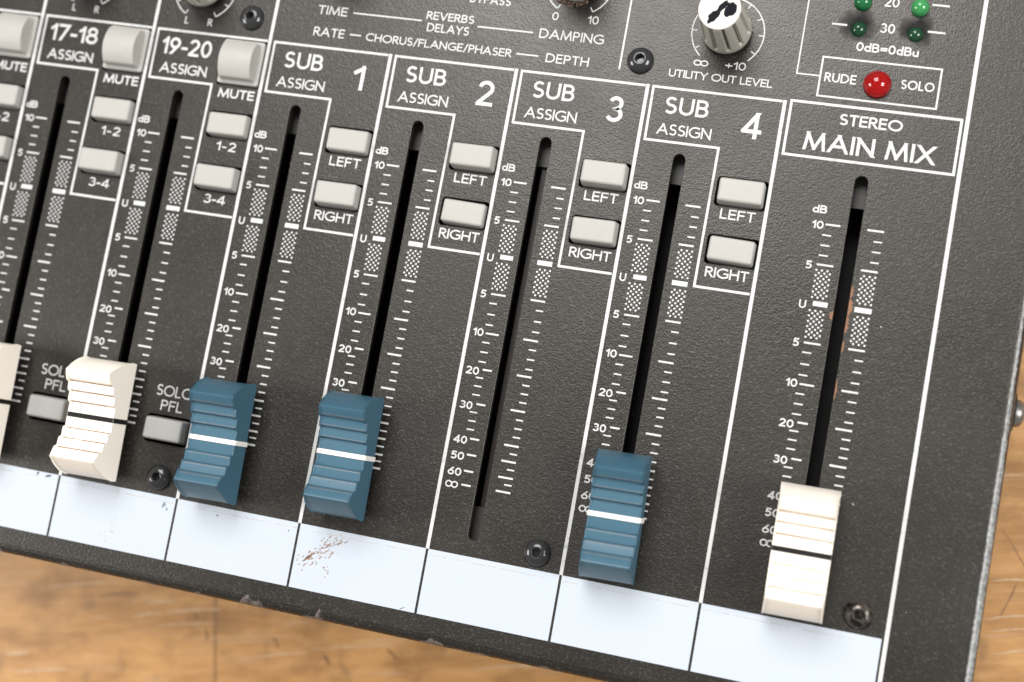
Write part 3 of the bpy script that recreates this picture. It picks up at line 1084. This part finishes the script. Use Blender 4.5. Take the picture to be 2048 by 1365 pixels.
sm = MB()
screw_mesh(sm)
scr = None
for i, (x, y) in enumerate(((-9.44, 40.2), (69.3, 40.45), (-9.3, -52.35), (66.55, -52.6), (123.75, -52.4))):
    if scr is None:
        scr = sm.build('screw', M_SCREW, loc=(x, y, .02), smooth=48)
        part(scr)
    else:
        c_ = scr.copy()
        COL.objects.link(c_)
        c_.location = Vector((x, y, .02)) * U
        c_.rotation_euler = (0, 0, .5 * i)
        if i == 4:
            c_.data = c_.data.copy()
            c_.data.materials[0] = M_SCREW_WORN
            part(c_, 'worn shiny screw')
        else:
            part(c_)
# side screw with its washer on the right flank
ws = MB()
n_ = 28
rr = lambda r_, x: [(x, r_ * math.cos(2 * math.pi * i / n_), r_ * math.sin(2 * math.pi * i / n_)) for i in range(n_)]
ws.grid([rr(3.6, 0), rr(3.6, .7), rr(3.3, .8), rr(1.0, .8)], closed=True)
wo = part(ws.build('side_screw', M_SCREW, loc=(EDGE_X, -12.9, -8.0), smooth=40))
ws = MB()
ws.grid([rr(2.5, .8), rr(2.45, 1.5), rr(2.1, 2.1), rr(1.4, 2.5), rr(.7, 2.55), rr(.6, 1.6)], closed=True)
ws.face(rr(.6, 1.6))
ws.build('screw_head', M_STEEL, wo, smooth=45)

# ------------------------------------------------------------------ indicator lights
def led(x, y, r, h, mat, label, base):
    mb = MB()
    n = 28
    rows = []
    for rr_, z in [(r * 1.0, -.5), (r, h)] + [(r * math.cos(math.radians(a)), h + r * .95 * math.sin(math.radians(a))) for a in (10, 20, 30, 40, 50, 60, 70, 80, 87)]:
        rows.append([(rr_ * math.cos(2 * math.pi * i / n), rr_ * math.sin(2 * math.pi * i / n), z) for i in range(n)])
    mb.grid(rows, closed=True)
    mb.face(rows[-1])
    mb.face(rows[0][::-1])
    o = part(mb.build('indicator_light', mat, loc=(x, y, 0), smooth=60), label)
    bs = MB()
    bs.grid([[(q * math.cos(2 * math.pi * i / n), q * math.sin(2 * math.pi * i / n), z) for i in range(n)] for q, z in ((r * .86, -.3), (r * .80, .05), (r * .3, .08))], closed=True)
    bs.face([(r * .3 * math.cos(2 * math.pi * i / n), r * .3 * math.sin(2 * math.pi * i / n), .08) for i in range(n)])
    bs.build('light_base', base, o, smooth=40)
    return o


led(112.55, 40.95, 2.52, .15, M_RED, 'large red indicator light', M_RED_BASE)
led(107.75, 50.85, 1.45, -.3, M_GREEN_DARK, 'dark green indicator light', M_GREEN_BASE)
led(117.75, 50.95, 1.45, -.3, M_GREEN_DARK, 'dark green indicator light', M_GREEN_BASE)
led(107.75, 55.95, 1.62, .1, M_GREEN_MID, 'green indicator light', M_GREEN_BASE)
led(117.85, 55.9, 1.62, .3, M_GREEN_BRIGHT, 'bright green indicator light', M_GREEN_BASE)

# ------------------------------------------------------------------ rotary knobs
def knob_mesh():
    mb = MB()
    nf, per = 11, 16
    n = nf * per
    rows = []
    for z in (1.2, 1.5, 2.6, 3.0, 5, 8, 10.5, 12.0, 12.5, 12.85, 13.0):
        base = 4.55 - (4.55 - 3.85) * (z - 1.2) / 11.8
        if z < 1.4:
            base -= .15
        if z > 12.6:
            base -= .12 if z < 12.9 else .35
        row = []
        for i in range(n):
            a = 2 * math.pi * i / n
            ph = (i % per) / per
            g = 0.0
            if 2.7 < z < 12.7:
                q = abs(ph - .5) / .5
                depth = .55 if z > 2.9 else .0
                g = depth * (1.0 if q < .20 else max(0, 1 - (q - .20) / .16))
            row.append(((base - g) * math.cos(a), (base - g) * math.sin(a), z))
        rows.append(row)
    mb.grid(rows, closed=True)
    for k in range(len(mb.f)):
        a = mb.f[k][0] % n
        if abs(((a + .5) % per) / per - .5) / .5 < .16 and 3 <= mb.f[k][0] // n <= 6:
            mb.mi[k] = 1
    mb.face(rows[0][::-1])
    mb.face(rows[-1])
    return mb


kn = None
for kx, ky in KNOBS:
    if kn is None:
        kn = knob_mesh().build('rotary_knob', [M_KNOB, M_KNOB_DIRT], loc=(kx, ky, 0), smooth=30, rot=(rad(1.0), rad(-3.0), rad(8)))
        tp = MB()
        n = 48
        tp.grid([[(r_ * math.cos(2 * math.pi * i / n), r_ * math.sin(2 * math.pi * i / n), z) for i in range(n)] for r_, z in ((3.72, 12.9), (3.70, 13.12), (3.55, 13.22), (.5, 13.22))], closed=True)
        tp.face([(.5 * math.cos(2 * math.pi * i / n), .5 * math.sin(2 * math.pi * i / n), 13.22) for i in range(n)])
        to = tp.build('knob_top', M_KNOB_TOP, kn, smooth=40)
        part(kn, 'putty coloured fluted knob with cream top')
        proto_knob = kn
    else:
        part(copy_tree(proto_knob, None, (kx, ky, 0), (0, 0, rad(30 * kx))))
# black marker scribble on the utility knob's top
random.seed(5)


def blob(mb, cx, cy, rx, ry, ang, z, n=22, rough=.18):
    pts = []
    ph = [random.uniform(0, 6.28) for _ in range(4)]
    for i in range(n):
        a = 2 * math.pi * i / n
        k = 1 + rough * (math.sin(3 * a + ph[0]) + .7 * math.sin(5 * a + ph[1]) + .5 * math.sin(8 * a + ph[2]))
        x, y = rx * k * math.cos(a), ry * k * math.sin(a)
        pts.append((cx + x * math.cos(ang) - y * math.sin(ang), cy + x * math.sin(ang) + y * math.cos(ang), z))
    mb.face(pts)


mk = MB()
blob(mk, -.85, -1.55, 1.35, .78, rad(54), 13.24, rough=.13)
blob(mk, .45, .35, 1.6, .55, rad(52), 13.243, rough=.12)
blob(mk, 2.0, -.05, 1.45, 1.0, rad(62), 13.246, rough=.07)
mo = mk.build('marker_scribble', M_MARKER, proto_knob)
mo.rotation_euler = (0, 0, rad(-8))

# brown glue left under the damping knob
gl = MB()
random.seed(11)
for i in range(26):
    cx, cy = random.gauss(53.6, 1.1), random.gauss(50.4, .65)
    r_ = random.uniform(.35, .95)
    h_ = random.uniform(.15, .45)
    n = 12
    ph = random.uniform(0, 6)
    ring = lambda f, z: [(cx + r_ * f * (1 + .2 * math.sin(3 * a + ph)) * math.cos(a), cy + r_ * f * .8 * (1 + .2 * math.sin(2 * a + ph)) * math.sin(a), z) for a in [2 * math.pi * k / n for k in range(n)]]
    gl.grid([ring(1, .0), ring(.9, h_ * .5), ring(.6, h_ * .9), ring(.2, h_)], closed=True)
    gl.face(ring(.2, h_))
part(gl.build('glue_residue', M_GLUE, smooth=60))

# ------------------------------------------------------------------ wear and surface marks
def flat_patch(name, polys, mat, z=.045):
    mb = MB()
    for poly in polys:
        mb.face([(x, y, z) for x, y in poly])
    return part(mb.build(name, mat))


# primer showing along both lips of the main slot
random.seed(3)


def ragged(side, ys, depth):
    e = 112.6 + side * 1.22
    pts = [(e, ys[0])]
    k = 14
    for i in range(1, k):
        f = i / k
        pts.append((e + side * depth * math.sin(math.pi * f) ** .6 * random.uniform(.55, 1.15), ys[0] + (ys[1] - ys[0]) * f))
    pts.append((e, ys[1]))
    return pts if side > 0 else pts[::-1]


flat_patch('chipped_primer', [ragged(1, (-4.6, -1.2), .62), ragged(1, (-1.5, 2.0), .8), ragged(1, (1.7, 4.2), .45), ragged(1, (-8.0, -5.9), .4),
                              ragged(1, (-16.5, -12.6), .32), ragged(-1, (-2.5, -.8), .7)], M_RUST)

# brown scrape on one label cell
random.seed(21)
sc_ = MB()
for i in range(90):
    u_ = random.gauss(0, 1)
    w_ = random.gauss(0, 1)
    cx = 25.6 + u_ * 2.3 - w_ * .5
    cy = -60.2 + u_ * 1.75 + w_ * .75
    if not (21.2 < cx < 45 and -67 < cy < -56.2):
        continue
    blob(sc_, cx, cy, random.uniform(.08, .38), random.uniform(.04, .10), rad(random.gauss(45, 18)), .03 + .0004 * i, 9, .25)
for i in range(10):
    blob(sc_, 27.6 + random.gauss(0, .55), -63.4 + random.gauss(0, .45), random.uniform(.08, .25), .06, rad(random.uniform(0, 180)), .07 + .0004 * i, 8, .2)
for q in ((24.0, -61.2, 1.1, .16), (23.4, -61.9, .8, .2), (26.9, -59.0, .6, .12), (29.3, -57.9, .6, .1), (30.4, -57.5, .45, .07)):
    blob(sc_, q[0], q[1], q[2], q[3], rad(42), .078, 14, .25)
part(sc_.build('brown_scrape', M_SCUFF))
# grubby smear on another cell
random.seed(8)
sm_ = MB()
for i in range(24):
    f = random.choice((.05, .12, .55, .66, .72, .78, .9)) + random.gauss(0, .03)
    cx, cy = -17.3 + random.gauss(0, .8), -56.2 - 10.8 * f
    blob(sm_, cx, cy, random.uniform(.05, .28), random.uniform(.04, .12), rad(random.uniform(0, 180)), .03 + .0004 * i, 8, .3)
for i in range(26):
    blob(sm_, random.uniform(-3, 55), random.uniform(-67, -57), random.uniform(.03, .10), .05, random.uniform(0, 3), .06 + .0004 * i, 7, .2)
part(sm_.build('grime_smear', M_STRIP_GRIME))
gs = MB()
for i in range(5):
    blob(gs, -7.3 + random.gauss(0, .45), -57.5 + random.gauss(0, .3), random.uniform(.1, .42), random.uniform(.08, .2), random.uniform(0, 3), .06 + .0005 * i, 10, .3)
part(gs.build('ink_smear', M_GREEN_SMEAR))
pm = MB()
random.seed(19)
for cx, cy, rx, ry, an in ((-34.9, -56.15, .32, .16, 60), (-32.7, -56.3, .5, .16, 25), (-32.2, -56.25, .25, .12, 50), (43.4, -67.3, .55, .05, 32), (4.1, -57.35, .22, .1, 0), (18.8, -57.5, .12, .1, 0)):
    blob(pm, cx, cy, rx, ry, rad(an), .07 + .001 * cx % .01, 10, .25)
part(pm.build('pen_marks', M_MARKER))['kind'] = 'stuff'


# paint chips along the folded front edge
def fold(x, s, lift=.02):
    """point on the front fold: s = distance forward of where the flat panel ends"""
    if s <= 0:
        return (x, EDGE_Y + BR - s, lift)
    a = min(s / BR, math.pi / 2)
    rr_ = BR + lift
    y, z = EDGE_Y + BR - rr_ * math.sin(a), -BR + rr_ * math.cos(a)
    rest = s - a * BR
    return (x, y, z - max(0, rest))


def chip(x0, x1, s_top, seed):
    random.seed(seed)
    mb = MB()
    k = max(8, int((x1 - x0) / .35))
    rows = []
    ph = [random.uniform(0, 6) for _ in range(3)]
    for i in range(k + 1):
        f = i / k
        env = math.sin(math.pi * min(1, max(0, f))) ** .45 if 0 < f < 1 else 0
        top = 3.0 - (3.0 - s_top) * env * (.82 + .14 * math.sin(5 * f + ph[0]) + .08 * math.sin(13 * f + ph[1]) + random.uniform(-.04, .04))
        rows.append([fold(x0 + (x1 - x0) * f, top + (3.4 - top) * j / 6) for j in range(7)])
    mb.grid(rows)
    return part(mb.build('paint_chip', M_CHIP, smooth=60))


for i, q in enumerate(((11.3, 17.0, -1.05), (23.4, 29.2, .55), (26.6, 29.0, -.5), (47.3, 52.7, -.2), (51.5, 62.0, .9), (-10.5, -5.8, .75), (-27.5, -22.8, 1.0),
                       (1.5, 6.0, 1.05), (-42.0, -38.5, .9), (68.0, 74.0, 1.1), (93, 97, .8), (33.0, 37.0, 1.15))):
    chip(q[0], q[1], q[2], 60 + i)

# lighter grey strip along the folded right edge
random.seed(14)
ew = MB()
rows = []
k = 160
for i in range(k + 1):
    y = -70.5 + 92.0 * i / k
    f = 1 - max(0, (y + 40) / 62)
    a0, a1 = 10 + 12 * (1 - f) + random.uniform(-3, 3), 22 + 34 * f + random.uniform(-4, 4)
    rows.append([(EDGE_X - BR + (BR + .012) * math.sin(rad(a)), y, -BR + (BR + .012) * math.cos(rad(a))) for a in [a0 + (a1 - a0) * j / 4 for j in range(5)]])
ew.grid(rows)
part(ew.build('pale_edge_strip', M_PALE_EDGE, smooth=60))

# specks of dust and lint on the panel
random.seed(77)
du = MB()
for i in range(60):
    x, y = random.uniform(-55, 142), random.uniform(-54, 50)
    blob(du, x, y, random.uniform(.03, .08), random.uniform(.025, .05), random.uniform(0, 3), .05 + .0003 * i, 6, .2)
blob(du, 119.9, -2.4, .13, .12, 0, .07, 8, .1)
blob(du, 119.95, -33.9, .28, .07, 2.4, .07, 8, .1)
part(du.build('dust_specks', M_STRIP))['kind'] = 'stuff'
